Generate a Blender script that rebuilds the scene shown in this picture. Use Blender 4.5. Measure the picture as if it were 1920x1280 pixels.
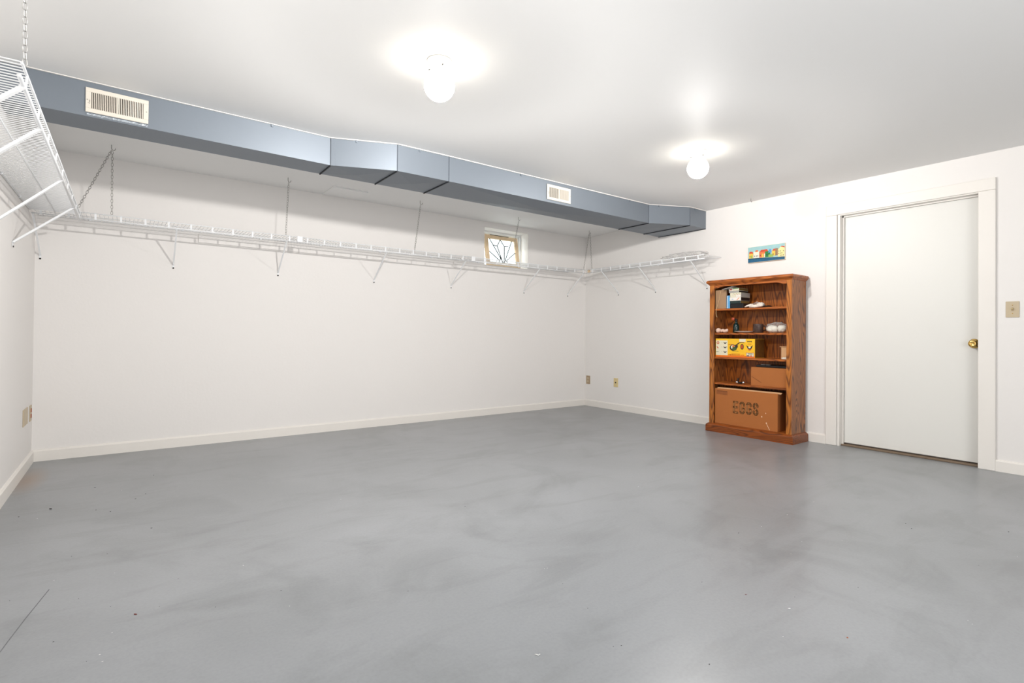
import bpy, math, random
from mathutils import Vector, Matrix
random.seed(7)
PI = math.pi
for o in list(bpy.data.objects): bpy.data.objects.remove(o)
scn = bpy.context.scene
COL = scn.collection

# ------------------------------------------------------------------ camera
L = 5.637            # inside width of the room (left wall x=0, right wall x=L, back wall y=0)
H = 2.34             # ceiling height
CAM = Vector((0.5392, -5.1277, 0.9583))
YAW, PITCH, ROLL = 0.641897, 0.0085124, 0.0092139
FPX, PPX, PPY = 969.49, 960.0, 619.52
fw = Vector((math.sin(YAW), math.cos(YAW), 0)); rt = Vector((math.cos(YAW), -math.sin(YAW), 0)); up = Vector((0, 0, 1))
F_ = math.cos(PITCH)*fw + math.sin(PITCH)*up
U_ = -math.sin(PITCH)*fw + math.cos(PITCH)*up
R2 = math.cos(ROLL)*rt + math.sin(ROLL)*U_
U2 = -math.sin(ROLL)*rt + math.cos(ROLL)*U_
cd = bpy.data.cameras.new('camera'); cam = bpy.data.objects.new('camera', cd); COL.objects.link(cam)
m = Matrix.Identity(4)
for i in range(3):
    m[i][0] = R2[i]; m[i][1] = U2[i]; m[i][2] = -F_[i]; m[i][3] = CAM[i]
cam.matrix_world = m
cd.sensor_fit = 'HORIZONTAL'; cd.sensor_width = 36.0
cd.lens = FPX/1920*36.0
cd.shift_y = (PPY-640)/1920.0
cd.clip_start = 0.02
scn.camera = cam

# ------------------------------------------------------------------ world, lights, exposure
SKY = 3.2            # overcast daylight behind the basement window
LEVEL_Z = 0.13       # sine of the angle above level where the fixture starts to throw less light
LAMP = 6.0           # glow of the ceiling globes
LAMP1_W = 136.0      # nearer globe
LAMP2_W = 71.0       # farther globe
LAMP_COL = (1.0, 0.97, 0.935)
w = bpy.data.worlds.new('world'); scn.world = w; w.use_nodes = True
bg = w.node_tree.nodes['Background']; bg.inputs[0].default_value = (0.90, 0.95, 1.0, 1); bg.inputs[1].default_value = SKY
scn.view_settings.view_transform = 'Standard'
try: scn.view_settings.look = 'None'
except Exception: pass
scn.view_settings.gamma = 1.0
scn.view_settings.use_curve_mapping = False
scn.view_settings.exposure = 0.20
LAMPS = [(1.795, -2.815), (3.945, -2.87)]

CEIL_FILL_W = 16.0      # added area light behind the camera, aimed up to brighten the ceiling
ad = bpy.data.lights.new('ceiling_fill', 'AREA'); ad.shape = 'RECTANGLE'; ad.size = 2.2; ad.size_y = 0.9; ad.energy = CEIL_FILL_W; ad.color = (0.98, 0.99, 1.0)
ao = bpy.data.objects.new('ceiling_fill', ad); COL.objects.link(ao); ao.location = (1.1, -5.8, 0.55); ao.rotation_euler = (PI, 0, 0)

FILL_W = 56.0       # added soft area light near the rear wall, brightens the room from behind
ad = bpy.data.lights.new('rear_fill', 'AREA'); ad.shape = 'RECTANGLE'; ad.size = 2.4; ad.size_y = 2.0; ad.energy = FILL_W; ad.color = (0.985, 0.99, 1.0)
ao = bpy.data.objects.new('rear_fill', ad); COL.objects.link(ao); ao.location = (1.8, -7.3, 1.15); ao.rotation_euler = (PI/2, 0, 0)

# ------------------------------------------------------------------ helpers
def lin(c):
    return tuple(((v/255.0)/12.92 if v/255.0 <= 0.04045 else ((v/255.0+0.055)/1.055)**2.4) for v in c)
def rgb(r, g, b): return lin((r, g, b)) + (1,)

def mat(name, col, rough=0.5, metal=0.0, spec=0.5, bump=0.0, bscale=60, var=0.0, vscale=6, emit=None, estr=0, trans=0, ior=1.45, coat=0):
    M = bpy.data.materials.new(name); M.use_nodes = True
    nt = M.node_tree; N = nt.nodes; K = nt.links
    p = N['Principled BSDF']
    p.inputs['Base Color'].default_value = col if len(col) == 4 else tuple(col)+(1,)
    p.inputs['Roughness'].default_value = rough; p.inputs['Metallic'].default_value = metal
    p.inputs['Specular IOR Level'].default_value = spec
    p.inputs['Transmission Weight'].default_value = trans; p.inputs['IOR'].default_value = ior
    p.inputs['Coat Weight'].default_value = coat
    if emit:
        p.inputs['Emission Color'].default_value = tuple(emit)+(1,); p.inputs['Emission Strength'].default_value = estr
    tc = N.new('ShaderNodeTexCoord')
    if var > 0:
        n = N.new('ShaderNodeTexNoise'); n.inputs['Scale'].default_value = vscale; n.inputs['Detail'].default_value = 4
        K.new(tc.outputs['Object'], n.inputs['Vector'])
        hs = N.new('ShaderNodeMixRGB'); hs.blend_type = 'MIX'
        c = p.inputs['Base Color'].default_value
        hs.inputs[1].default_value = (c[0]*(1-var), c[1]*(1-var), c[2]*(1-var), 1)
        hs.inputs[2].default_value = (min(1, c[0]*(1+var)), min(1, c[1]*(1+var)), min(1, c[2]*(1+var)), 1)
        K.new(n.outputs['Fac'], hs.inputs[0]); K.new(hs.outputs[0], p.inputs['Base Color'])
    if bump > 0:
        n2 = N.new('ShaderNodeTexNoise'); n2.inputs['Scale'].default_value = bscale; n2.inputs['Detail'].default_value = 3
        K.new(tc.outputs['Object'], n2.inputs['Vector'])
        b = N.new('ShaderNodeBump'); b.inputs['Strength'].default_value = bump; b.inputs['Distance'].default_value = 0.01
        K.new(n2.outputs['Fac'], b.inputs['Height']); K.new(b.outputs[0], p.inputs['Normal'])
    return M

class MB:
    """collects faces and links them as one mesh object"""
    def __init__(s): s.v = []; s.f = []; s.sm = []
    def add(s, vs, fs, smooth=False):
        k = len(s.v); s.v += [tuple(x) for x in vs]
        for f in fs: s.f.append(tuple(k+i for i in f)); s.sm.append(smooth)
        return s
    def box(s, x0, x1, y0, y1, z0, z1):
        x0, x1 = min(x0, x1), max(x0, x1); y0, y1 = min(y0, y1), max(y0, y1); z0, z1 = min(z0, z1), max(z0, z1)
        return s.add([(x0,y0,z0),(x1,y0,z0),(x1,y1,z0),(x0,y1,z0),(x0,y0,z1),(x1,y0,z1),(x1,y1,z1),(x0,y1,z1)],
                     [(0,3,2,1),(4,5,6,7),(0,1,5,4),(1,2,6,5),(2,3,7,6),(3,0,4,7)])
    def bev(s, x0, x1, y0, y1, z0, z1, b=0.003):
        """box with chamfered edges"""
        x0, x1 = min(x0, x1), max(x0, x1); y0, y1 = min(y0, y1), max(y0, y1); z0, z1 = min(z0, z1), max(z0, z1)
        X = (x0, x1); Y = (y0, y1); Z = (z0, z1); vs = []; idx = {}
        for i in (0,1):
            for j in (0,1):
                for k in (0,1):
                    sx, sy, sz = (1-2*i)*b, (1-2*j)*b, (1-2*k)*b
                    for a, d in (('x',(0,sy,sz)),('y',(sx,0,sz)),('z',(sx,sy,0))):
                        idx[(i,j,k,a)] = len(vs); vs.append((X[i]+d[0], Y[j]+d[1], Z[k]+d[2]))
        fs = []
        g = lambda i,j,k,a: idx[(i,j,k,a)]
        for i in (0,1):
            q = [g(i,0,0,'x'), g(i,1,0,'x'), g(i,1,1,'x'), g(i,0,1,'x')]; fs.append(q if i else q[::-1])
            q = [g(0,i,0,'y'), g(0,i,1,'y'), g(1,i,1,'y'), g(1,i,0,'y')]; fs.append(q if i else q[::-1])
            q = [g(0,0,i,'z'), g(1,0,i,'z'), g(1,1,i,'z'), g(0,1,i,'z')]; fs.append(q if i else q[::-1])
        for i in (0,1):
            for j in (0,1):
                q = [g(i,j,0,'x'), g(i,j,1,'x'), g(i,j,1,'y'), g(i,j,0,'y')]; fs.append(q if (i ^ j) else q[::-1])
                q = [g(0,i,j,'y'), g(1,i,j,'y'), g(1,i,j,'z'), g(0,i,j,'z')]; fs.append(q if (i ^ j) else q[::-1])
                q = [g(i,0,j,'x'), g(i,1,j,'x'), g(i,1,j,'z'), g(i,0,j,'z')]; fs.append(q[::-1] if (i ^ j) else q)
        for i in (0,1):
            for j in (0,1):
                for k in (0,1):
                    q = [g(i,j,k,'x'), g(i,j,k,'y'), g(i,j,k,'z')]; fs.append(q if (i+j+k) % 2 else q[::-1])
        return s.add(vs, fs)
    def bar(s, a, b, wd, th, side):
        """flat bar from a to b; side = direction of its width"""
        a = Vector(a); b = Vector(b); d = (b-a).normalized(); sd = Vector(side); sd = (sd - d*sd.dot(d)).normalized(); n = d.cross(sd)
        vs = []
        for p in (a, b):
            for q, r in ((-1,-1),(1,-1),(1,1),(-1,1)): vs.append(p + sd*(q*wd/2) + n*(r*th/2))
        return s.add(vs, [(3,2,1,0),(4,5,6,7),(0,1,5,4),(1,2,6,5),(2,3,7,6),(3,0,4,7)])
    def tube(s, pts, r, n=8, cap=True, closed=False):
        pts = [Vector(p) for p in pts]; m_ = len(pts); vs = []; fs = []
        ref = None
        for i, p in enumerate(pts):
            if closed: t = (pts[(i+1) % m_] - pts[i-1])
            else: t = pts[min(i+1, m_-1)] - pts[max(i-1, 0)]
            t = t.normalized() if t.length > 1e-9 else Vector((0,0,1))
            if ref is None: ref = Vector((0,0,1)) if abs(t.z) < 0.9 else Vector((1,0,0))
            a = t.cross(ref).normalized(); b = t.cross(a).normalized(); ref = -b if False else ref
            rr = r[i] if isinstance(r, (list, tuple)) else r
            for k in range(n):
                an = 2*PI*k/n; vs.append(p + a*math.cos(an)*rr + b*math.sin(an)*rr)
        M_ = m_ if closed else m_-1
        for i in range(M_):
            j = (i+1) % m_
            for k in range(n):
                fs.append((i*n+k, i*n+(k+1) % n, j*n+(k+1) % n, j*n+k))
        if cap and not closed: fs.append(tuple(range(n))[::-1]); fs.append(tuple((m_-1)*n+k for k in range(n)))
        return s.add(vs, fs, True)
    def lathe(s, prof, c=(0,0,0), axis='z', n=24, smooth=True):
        """prof = [(radius, height)]"""
        vs = []; fs = []
        for r, h in prof:
            for k in range(n):
                a = 2*PI*k/n; x, y = r*math.cos(a), r*math.sin(a)
                v = {'z': (x, y, h), 'x': (h, x, y), 'y': (x, h, y)}[axis]
                vs.append((c[0]+v[0], c[1]+v[1], c[2]+v[2]))
        for i in range(len(prof)-1):
            for k in range(n): fs.append((i*n+k, i*n+(k+1) % n, (i+1)*n+(k+1) % n, (i+1)*n+k))
        if prof[0][0] > 1e-5: fs.append(tuple(range(n))[::-1])
        if prof[-1][0] > 1e-5: fs.append(tuple((len(prof)-1)*n+k for k in range(n)))
        return s.add(vs, fs, smooth)
    def prism(s, poly, o, ex, ey, ez):
        """polygon [(a,b)] in the plane ex,ey from o, extruded by vector ez"""
        o, ex, ey, ez = map(Vector, (o, ex, ey, ez)); n = len(poly)
        vs = [o+ex*a+ey*b for a, b in poly] + [o+ex*a+ey*b+ez for a, b in poly]
        fs = [tuple(range(n))[::-1], tuple(range(n, 2*n))] + [(i, (i+1) % n, n+(i+1) % n, n+i) for i in range(n)]
        return s.add(vs, fs)
    def blob(s, c, r, n=14, k=9, amp=0.12, fr=3.0, seed=0, flat=None):
        """lumpy ellipsoid"""
        rnd = random.Random(seed); ph = [rnd.uniform(0, 6.28) for _ in range(9)]
        vs = []; fs = []
        for i in range(k+1):
            th = PI*i/k
            for j in range(n):
                a = 2*PI*j/n
                d = Vector((math.sin(th)*math.cos(a), math.sin(th)*math.sin(a), math.cos(th)))
                q = 1 + amp*(math.sin(fr*d.x*2+ph[0]+2*math.sin(fr*d.y+ph[3]))+math.sin(fr*d.y*2.3+ph[1])+math.sin(fr*d.z*2.7+ph[2]+d.x*3))/2
                z = d.z*r[2]*q
                if flat is not None: z = max(z, flat)
                vs.append((c[0]+d.x*r[0]*q, c[1]+d.y*r[1]*q, c[2]+z))
        for i in range(k):
            for j in range(n): fs.append((i*n+j, (i+1)*n+j, (i+1)*n+(j+1) % n, i*n+(j+1) % n))
        return s.add(vs, fs, True)
    def mesh(s, name):
        me = bpy.data.meshes.new(name); me.from_pydata(s.v, [], s.f)
        me.polygons.foreach_set('use_smooth', s.sm); me.update()
        return me
    def build(s, name, material=None, parent=None, loc=None, label=None, kind=None):
        me = s.mesh(name); o = bpy.data.objects.new(name, me); COL.objects.link(o)
        if material: me.materials.append(material)
        if parent: o.parent = parent
        if loc: o.location = loc
        if label: o['label'] = label
        if kind: o['kind'] = kind
        import bmesh
        bm = bmesh.new(); bm.from_mesh(me); bmesh.ops.recalc_face_normals(bm, faces=bm.faces); bm.to_mesh(me); bm.free()
        return o
def empty(name, loc, label, cat, group=None):
    o = bpy.data.objects.new(name, None); COL.objects.link(o); o.location = loc; o.empty_display_size = 0.1
    return tag(o, label, cat, group)
def tag(o, label, cat, group=None):
    o['label'] = label; o['category'] = cat
    if group: o['group'] = group
    return o
def inst(name, me, parent, loc=(0,0,0), rot=(0,0,0), mt=None):
    o = bpy.data.objects.new(name, me); COL.objects.link(o); o.parent = parent; o.location = loc; o.rotation_euler = rot
    return o
def fixn(me):
    import bmesh
    bm = bmesh.new(); bm.from_mesh(me); bmesh.ops.recalc_face_normals(bm, faces=bm.faces); bm.to_mesh(me); bm.free(); return me

# ------------------------------------------------------------------ materials
WALLC = rgb(236, 233, 230)
m_wall = mat('wall_paint', WALLC, 0.62, bump=0.06, bscale=45, spec=0.3, var=0.012, vscale=1.2)
m_ceil = mat('ceiling_paint', rgb(240, 240, 239), 0.62, bump=0.04, bscale=8, spec=0.12)
m_trim = mat('white_trim', rgb(236, 232, 226), 0.4, spec=0.4, var=0.02, vscale=3)
m_door = mat('door_paint', rgb(230, 229, 224), 0.42, spec=0.4)
m_wire = mat('white_vinyl_wire', rgb(238, 240, 242), 0.35, spec=0.5)
m_duct = mat('blue_grey_duct_paint', rgb(122, 130, 139), 0.50, metal=0.40, spec=0.6, bump=0.10, bscale=2.2, var=0.03, vscale=2)
m_seam = mat('dark_seam', rgb(38, 42, 48), 0.6)
m_seamg = mat('grey_seam', rgb(92, 98, 108), 0.5)
m_chain = mat('zinc_chain', rgb(138, 136, 130), 0.32, metal=0.9)
m_chainw = mat('pale_zinc_chain', rgb(190, 190, 188), 0.35, metal=0.6)
m_vent = mat('cream_register', rgb(220, 213, 201), 0.45, var=0.02, vscale=20)
m_dark = mat('hollow_shade', rgb(32, 24, 18), 0.8)  # near-black colour standing in for the shade inside openings
m_screw = mat('dark_screw', rgb(40, 38, 36), 0.4, metal=0.5)
m_plate = mat('beige_plate', rgb(196, 180, 152), 0.4)
m_platey = mat('ivory_plate', rgb(222, 202, 150), 0.4)
m_platet = mat('tan_plate', rgb(172, 150, 122), 0.4)
m_brass = mat('brass', rgb(214, 178, 104), 0.22, metal=1.0)
m_card = mat('cardboard', rgb(172, 106, 58), 0.75, var=0.05, vscale=8, spec=0.2)
m_card2 = mat('grey_brown_card', rgb(164, 132, 102), 0.8, var=0.04, vscale=10, spec=0.2)
m_cardd = mat('cardboard_edge', rgb(214, 168, 124), 0.8)
m_black = mat('black_plastic', rgb(18, 18, 20), 0.35)
m_white = mat('white_card', rgb(232, 226, 218), 0.5)
m_cloth = mat('white_cloth', rgb(232, 222, 210), 0.85)
m_pink = mat('pink_shell', rgb(226, 196, 178), 0.5, var=0.12, vscale=40)
m_cream = mat('cream_paper', rgb(220, 214, 190), 0.6)
m_green = mat('green_print', rgb(96, 132, 84), 0.5)
m_red = mat('red_print', rgb(190, 52, 40), 0.5)
m_grey = mat('grey_case', rgb(168, 164, 158), 0.45)
m_blue = mat('blue_book', rgb(96, 164, 214), 0.45, var=0.12, vscale=14)
m_olive = mat('olive_pages', rgb(122, 96, 48), 0.7)
m_yellow = mat('yellow_card', rgb(244, 190, 40), 0.4, var=0.10, vscale=9)
m_orange = mat('orange_print', rgb(228, 110, 24), 0.45)
m_dgreen = mat('dark_green_glass', rgb(12, 40, 38), 0.12, spec=0.7)
m_terra = mat('terracotta', rgb(186, 84, 54), 0.4)
m_mug = mat('dark_glazed_clay', rgb(70, 52, 46), 0.22, var=0.35, vscale=70, bump=0.3, bscale=120)
m_cotton = mat('white_cotton', rgb(236, 230, 216), 0.9, bump=0.3, bscale=60)
m_chrome = mat('chrome', rgb(225, 225, 228), 0.1, metal=1.0)
m_frame = mat('bare_pine', rgb(232, 206, 170), 0.6, var=0.16, vscale=30)
m_lead = mat('lead_came', rgb(40, 42, 44), 0.5, metal=0.3)
m_jute = mat('jute_cord', rgb(206, 176, 134), 0.85)
m_socket = mat('wooden_threshold', rgb(122, 104, 86), 0.6, var=0.15, vscale=30)
m_rustsock = mat('red_brown_socket', rgb(170, 84, 52), 0.5)
m_sill = mat('white_sash', rgb(226, 228, 228), 0.4)

def film(name, col, fac, rough=0.08):
    """thin clear film: mostly transparent with a glossy skin"""
    M = bpy.data.materials.new(name); M.use_nodes = True; nt = M.node_tree; N = nt.nodes; K = nt.links
    for n in list(N): N.remove(n)
    out = N.new('ShaderNodeOutputMaterial'); mx = N.new('ShaderNodeMixShader'); t = N.new('ShaderNodeBsdfTransparent'); p = N.new('ShaderNodeBsdfPrincipled')
    t.inputs[0].default_value = (1, 1, 1, 1); p.inputs['Base Color'].default_value = col; p.inputs['Roughness'].default_value = rough
    fr = N.new('ShaderNodeLayerWeight'); fr.inputs[0].default_value = 0.35
    ma = N.new('ShaderNodeMath'); ma.operation = 'MULTIPLY_ADD'; ma.inputs[1].default_value = 0.6; ma.inputs[2].default_value = fac
    K.new(fr.outputs['Facing'], ma.inputs[0]); K.new(ma.outputs[0], mx.inputs[0])
    K.new(t.outputs[0], mx.inputs[1]); K.new(p.outputs[0], mx.inputs[2]); K.new(mx.outputs[0], out.inputs[0])
    return M
m_film = film('clear_plastic_film', rgb(225, 224, 222), 0.08, 0.12)
def pane(name, col, fac=0.06):
    M = bpy.data.materials.new(name); M.use_nodes = True; nt = M.node_tree; N = nt.nodes; K = nt.links
    for n in list(N): N.remove(n)
    out = N.new('ShaderNodeOutputMaterial'); mx = N.new('ShaderNodeMixShader'); t = N.new('ShaderNodeBsdfTransparent'); g = N.new('ShaderNodeBsdfGlossy')
    t.inputs[0].default_value = col; g.inputs[1].default_value = 0.05; mx.inputs[0].default_value = fac
    K.new(t.outputs[0], mx.inputs[1]); K.new(g.outputs[0], mx.inputs[2]); K.new(mx.outputs[0], out.inputs[0])
    return M
m_glass = pane('window_glass', (0.95, 0.97, 0.96, 1))

def oak(name, axis='z', base=(196, 118, 58), dark=(112, 58, 26), scale=1.0, gain=1.0):
    """oak with cathedral grain running along the given axis"""
    M = bpy.data.materials.new(name); M.use_nodes = True; nt = M.node_tree; N = nt.nodes; K = nt.links
    p = N['Principled BSDF']; p.inputs['Roughness'].default_value = 0.38; p.inputs['Specular IOR Level'].default_value = 0.45
    tc = N.new('ShaderNodeTexCoord'); mp = N.new('ShaderNodeMapping')
    st = {'z': (1, 1, 0.16), 'y': (1, 0.16, 1), 'x': (0.16, 1, 1)}[axis]
    mp.inputs['Scale'].default_value = st
    K.new(tc.outputs['Object'], mp.inputs['Vector'])
    wv = N.new('ShaderNodeTexNoise'); wv.inputs['Scale'].default_value = 5.5*scale; wv.inputs['Detail'].default_value = 1.5; wv.inputs['Roughness'].default_value = 0.4
    K.new(mp.outputs[0], wv.inputs['Vector'])
    mu = N.new('ShaderNodeMath'); mu.operation = 'MULTIPLY'; mu.inputs[1].default_value = 22
    fr = N.new('ShaderNodeMath'); fr.operation = 'FRACT'
    K.new(wv.outputs['Fac'], mu.inputs[0]); K.new(mu.outputs[0], fr.inputs[0])
    rp = N.new('ShaderNodeValToRGB'); e = rp.color_ramp.elements
    e[0].position = 0.0; e[0].color = rgb(*base); e[1].position = 1.0; e[1].color = rgb(*base)
    q = rp.color_ramp.elements.new(0.45); q.color = rgb(*[int(b*0.93) for b in base])
    q = rp.color_ramp.elements.new(0.72); q.color = rgb(*dark)
    q = rp.color_ramp.elements.new(0.86); q.color = rgb(*[int((a+b)/2) for a, b in zip(base, dark)])
    K.new(fr.outputs[0], rp.inputs[0])
    mp2 = N.new('ShaderNodeMapping'); mp2.inputs['Scale'].default_value = {'z': (1, 1, 0.04), 'y': (1, 0.04, 1), 'x': (0.04, 1, 1)}[axis]
    K.new(tc.outputs['Object'], mp2.inputs['Vector'])
    n2 = N.new('ShaderNodeTexNoise'); n2.inputs['Scale'].default_value = 220; n2.inputs['Detail'].default_value = 2
    K.new(mp2.outputs[0], n2.inputs['Vector'])
    mx = N.new('ShaderNodeMixRGB'); mx.blend_type = 'MULTIPLY'; mx.inputs[0].default_value = 0.55
    r2 = N.new('ShaderNodeValToRGB'); r2.color_ramp.elements[0].position = 0.32; r2.color_ramp.elements[0].color = (0.45, 0.36, 0.30, 1); r2.color_ramp.elements[1].position = 0.55
    K.new(n2.outputs['Fac'], r2.inputs[0]); K.new(rp.outputs[0], mx.inputs[1]); K.new(r2.outputs[0], mx.inputs[2])
    K.new(mx.outputs[0], p.inputs['Base Color'])
    return M
m_oakz = oak('oak_upright', 'z', (190, 116, 46), (104, 54, 18))
m_oakside = oak('oak_side_panel', 'z', (176, 110, 56), (84, 46, 20), 1.5)
m_oaky = oak('oak_rail', 'y', (186, 104, 42), (118, 58, 18), 1.3)
m_oakback = oak('oak_back_panel', 'z', (180, 102, 36), (98, 50, 14), 1.2)
m_oakbase = oak('oak_base', 'y', (148, 76, 24), (92, 44, 12), 1.3)

def floor_mat():
    M = bpy.data.materials.new('grey_floor_paint'); M.use_nodes = True; nt = M.node_tree; N = nt.nodes; K = nt.links
    p = N['Principled BSDF']; p.inputs['Specular IOR Level'].default_value = 0.5
    tc = N.new('ShaderNodeTexCoord')
    def noise(sc, det, dist=0.0, rough=0.55, stretch=None):
        n = N.new('ShaderNodeTexNoise'); n.inputs['Scale'].default_value = sc; n.inputs['Detail'].default_value = det
        n.inputs['Distortion'].default_value = dist; n.inputs['Roughness'].default_value = rough
        if stretch:
            mp = N.new('ShaderNodeMapping'); mp.inputs['Scale'].default_value = stretch[:3]; mp.inputs['Rotation'].default_value = (0, 0, stretch[3])
            K.new(tc.outputs['Object'], mp.inputs['Vector']); K.new(mp.outputs[0], n.inputs['Vector'])
        else: K.new(tc.outputs['Object'], n.inputs['Vector'])
        return n
    def ramp(src, a, ca, b, cb):
        r = N.new('ShaderNodeValToRGB'); r.color_ramp.elements[0].position = a; r.color_ramp.elements[0].color = ca
        r.color_ramp.elements[1].position = b; r.color_ramp.elements[1].color = cb; K.new(src, r.inputs[0]); return r
    def mul(a, b, f=1.0):
        x = N.new('ShaderNodeMixRGB'); x.blend_type = 'MULTIPLY'; x.inputs[0].default_value = f; K.new(a, x.inputs[1]); K.new(b, x.inputs[2]); return x.outputs[0]
    big = ramp(noise(0.9, 4, 0.6).outputs['Fac'], 0.3, rgb(135, 138, 141), 0.68, rgb(149, 152, 156))
    swirl = ramp(noise(1.6, 6, 1.0, 0.6).outputs['Fac'], 0.36, (0.87, 0.875, 0.87, 1), 0.50, (1, 1, 1, 1))
    smear = ramp(noise(4.0, 6, 0.6, 0.6, (0.4, 1.5, 1, 0.6)).outputs['Fac'], 0.34, (0.90, 0.90, 0.895, 1), 0.48, (1, 1, 1, 1))
    fine = ramp(noise(90, 3).outputs['Fac'], 0.3, (0.955, 0.955, 0.955, 1), 0.6, (1.02, 1.02, 1.02, 1))
    sp = N.new('ShaderNodeTexVoronoi'); sp.inputs['Scale'].default_value = 7.5; K.new(tc.outputs['Object'], sp.inputs['Vector'])
    spk = ramp(sp.outputs['Distance'], 0.008, (0.5, 0.49, 0.47, 1), 0.014, (1, 1, 1, 1))
    gate = N.new('ShaderNodeMath'); gate.operation = 'GREATER_THAN'; gate.inputs[1].default_value = 0.72
    sx = N.new('ShaderNodeSeparateColor'); K.new(sp.outputs['Color'], sx.inputs[0]); K.new(sx.outputs[0], gate.inputs[0])
    c = mul(big.outputs[0], swirl.outputs[0]); c = mul(c, smear.outputs[0]); c = mul(c, fine.outputs[0])
    x = N.new('ShaderNodeMixRGB'); x.blend_type = 'MULTIPLY'; K.new(gate.outputs[0], x.inputs[0]); K.new(c, x.inputs[1]); K.new(spk.outputs[0], x.inputs[2])
    # rusty stain at the foot of the left wall
    mp = N.new('ShaderNodeMapping'); mp.vector_type = 'POINT'; mp.inputs['Location'].default_value = (-0.05, 0.62, 0); mp.inputs['Scale'].default_value = (1, 1, 1)
    K.new(tc.outputs['Object'], mp.inputs['Vector'])
    mp3 = N.new('ShaderNodeMapping'); mp3.inputs['Scale'].default_value = (9, 2.4, 1); K.new(mp.outputs[0], mp3.inputs['Vector'])
    ln = N.new('ShaderNodeVectorMath'); ln.operation = 'LENGTH'; K.new(mp3.outputs[0], ln.inputs[0])
    st = ramp(ln.outputs['Value'], 0.1, (0.6, 0.6, 0.6, 1), 1.0, (0, 0, 0, 1))
    y = N.new('ShaderNodeMixRGB'); y.inputs[2].default_value = rgb(150, 116, 84); K.new(st.outputs[0], y.inputs[0]); K.new(x.outputs[0], y.inputs[1])
    K.new(y.outputs[0], p.inputs['Base Color'])
    p.inputs['Roughness'].default_value = 0.30
    b = N.new('ShaderNodeBump'); b.inputs['Strength'].default_value = 0.06; b.inputs['Distance'].default_value = 0.01
    K.new(noise(3.0, 3, 0.0, 0.5).outputs['Fac'], b.inputs['Height']); K.new(b.outputs[0], p.inputs['Normal'])
    return M
m_floor = floor_mat()

# ------------------------------------------------------------------ the room
YF = -7.4
def struct(name, mb, mt, parent=None):
    o = mb.build(name, mt, parent)
    if not parent: o['kind'] = 'structure'
    return o
floor = struct('floor', MB().box(-0.2, L+0.2, YF-0.2, 0.25, -0.12, 0.0), m_floor)
ZB = 2.308
cm = MB()
for (y0, za, y1, zb) in ((YF-0.2, H, -1.5, H), (-1.5, H, 0.25, ZB-0.005)):
    cm.add([(-0.2,y0,za),(L+0.2,y0,za),(L+0.2,y1,zb),(-0.2,y1,zb),(-0.2,y0,2.5),(L+0.2,y0,2.5),(L+0.2,y1,2.5),(-0.2,y1,2.5)],
           [(0,3,2,1),(4,5,6,7),(0,1,5,4),(1,2,6,5),(2,3,7,6),(3,0,4,7)])
ceiling = struct('ceiling', cm, m_ceil)
MB().bev(2.052, 2.385, -0.335, -0.015, ZB-0.006, ZB+0.03, 0.002).build('access_panel', m_ceil, ceiling)
WX0, WX1, WZ0, WZ1 = 3.946, 4.613, 1.775, 2.243
wb = MB()
wb.box(0, WX0, 0, 0.2, -0.02, 2.42).box(WX1, L, 0, 0.2, -0.02, 2.42).box(WX0, WX1, 0, 0.2, -0.02, WZ0).box(WX0, WX1, 0, 0.2, WZ1, 2.42)
struct('wall_back', wb, m_wall)
struct('wall_left', MB().box(-0.15, 0, YF, 0.2, -0.02, 2.45), m_wall)
DY0, DY1, DZ = -3.170, -4.128, 2.062
wr = MB()
wr.box(L, L+0.11, DY0, 0.2, -0.02, 2.45).box(L, L+0.11, YF, DY1, -0.02, 2.45).box(L, L+0.11, DY1, DY0, DZ, 2.45)
wr.box(L+0.11, L+0.2, DY1-0.1, DY0+0.1, -0.02, 2.3)  # unseen box added behind the door to keep sky light out of its gaps
struct('wall_right', wr, m_wall)
struct('wall_front', MB().box(-0.15, L+0.15, YF-0.15, YF, -0.02, 2.45), m_wall)

def baseboard(name, a, b, axis, t=0.014, h=0.085):
    prof = [(0, 0), (t, 0), (t, h-0.012), (t*0.55, h-0.002), (0, h)]
    mb = MB()
    if axis == 'back': mb.prism(prof, (a, 0, 0), (0,-1,0), (0,0,1), (b-a,0,0))
    if axis == 'left': mb.prism(prof, (0, a, 0), (1,0,0), (0,0,1), (0,b-a,0))
    if axis == 'right': mb.prism(prof, (L, a, 0), (-1,0,0), (0,0,1), (0,b-a,0))
    return struct(name, mb, m_trim)
baseboard('baseboard_back', 0, L, 'back')
baseboard('baseboard_left', YF, 0, 'left')
baseboard('baseboard_right', -3.077, 0, 'right')
baseboard('baseboard_right', YF, -4.219, 'right')

# door with casing
casing = bpy.data.objects.new('trim_1', None); COL.objects.link(casing); casing['kind'] = 'structure'; casing.location = (L, -3.65, 0)
def cz(name, mb, mt=m_trim):
    o = mb.build(name, mt, casing); o.location = (-L, 3.65, 0); return o
cz('side_casing', MB().bev(L-0.018, L, -3.165, -3.077, 0, 2.057, 0.003))
cz('side_casing', MB().bev(L-0.018, L, -4.219, -4.122, 0, 2.057, 0.003))
cz('head_casing', MB().bev(L-0.018, L, -4.219, -3.077, 2.058, 2.146, 0.003))
jm = MB(); X1 = L+0.109
jm.box(L-0.004, X1, -3.186, DY0, 0, 2.05).box(L-0.004, X1, DY1, -4.132, 0, 2.05).box(L-0.004, X1, -4.13, DY0, 2.05, DZ)
cz('door_jamb', jm)
st = MB()
st.box(L+0.045, L+0.066, -3.199, -3.186, 0, 2.05).box(L+0.045, L+0.066, -4.13, -4.120, 0, 2.05).box(L+0.045, L+0.066, -4.13, -3.186, 2.038, 2.05)
cz('door_stop', st)
cz('threshold', MB().bev(L+0.03, L+0.108, -4.13, -3.186, 0.0, 0.014, 0.003), m_socket)
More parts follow.
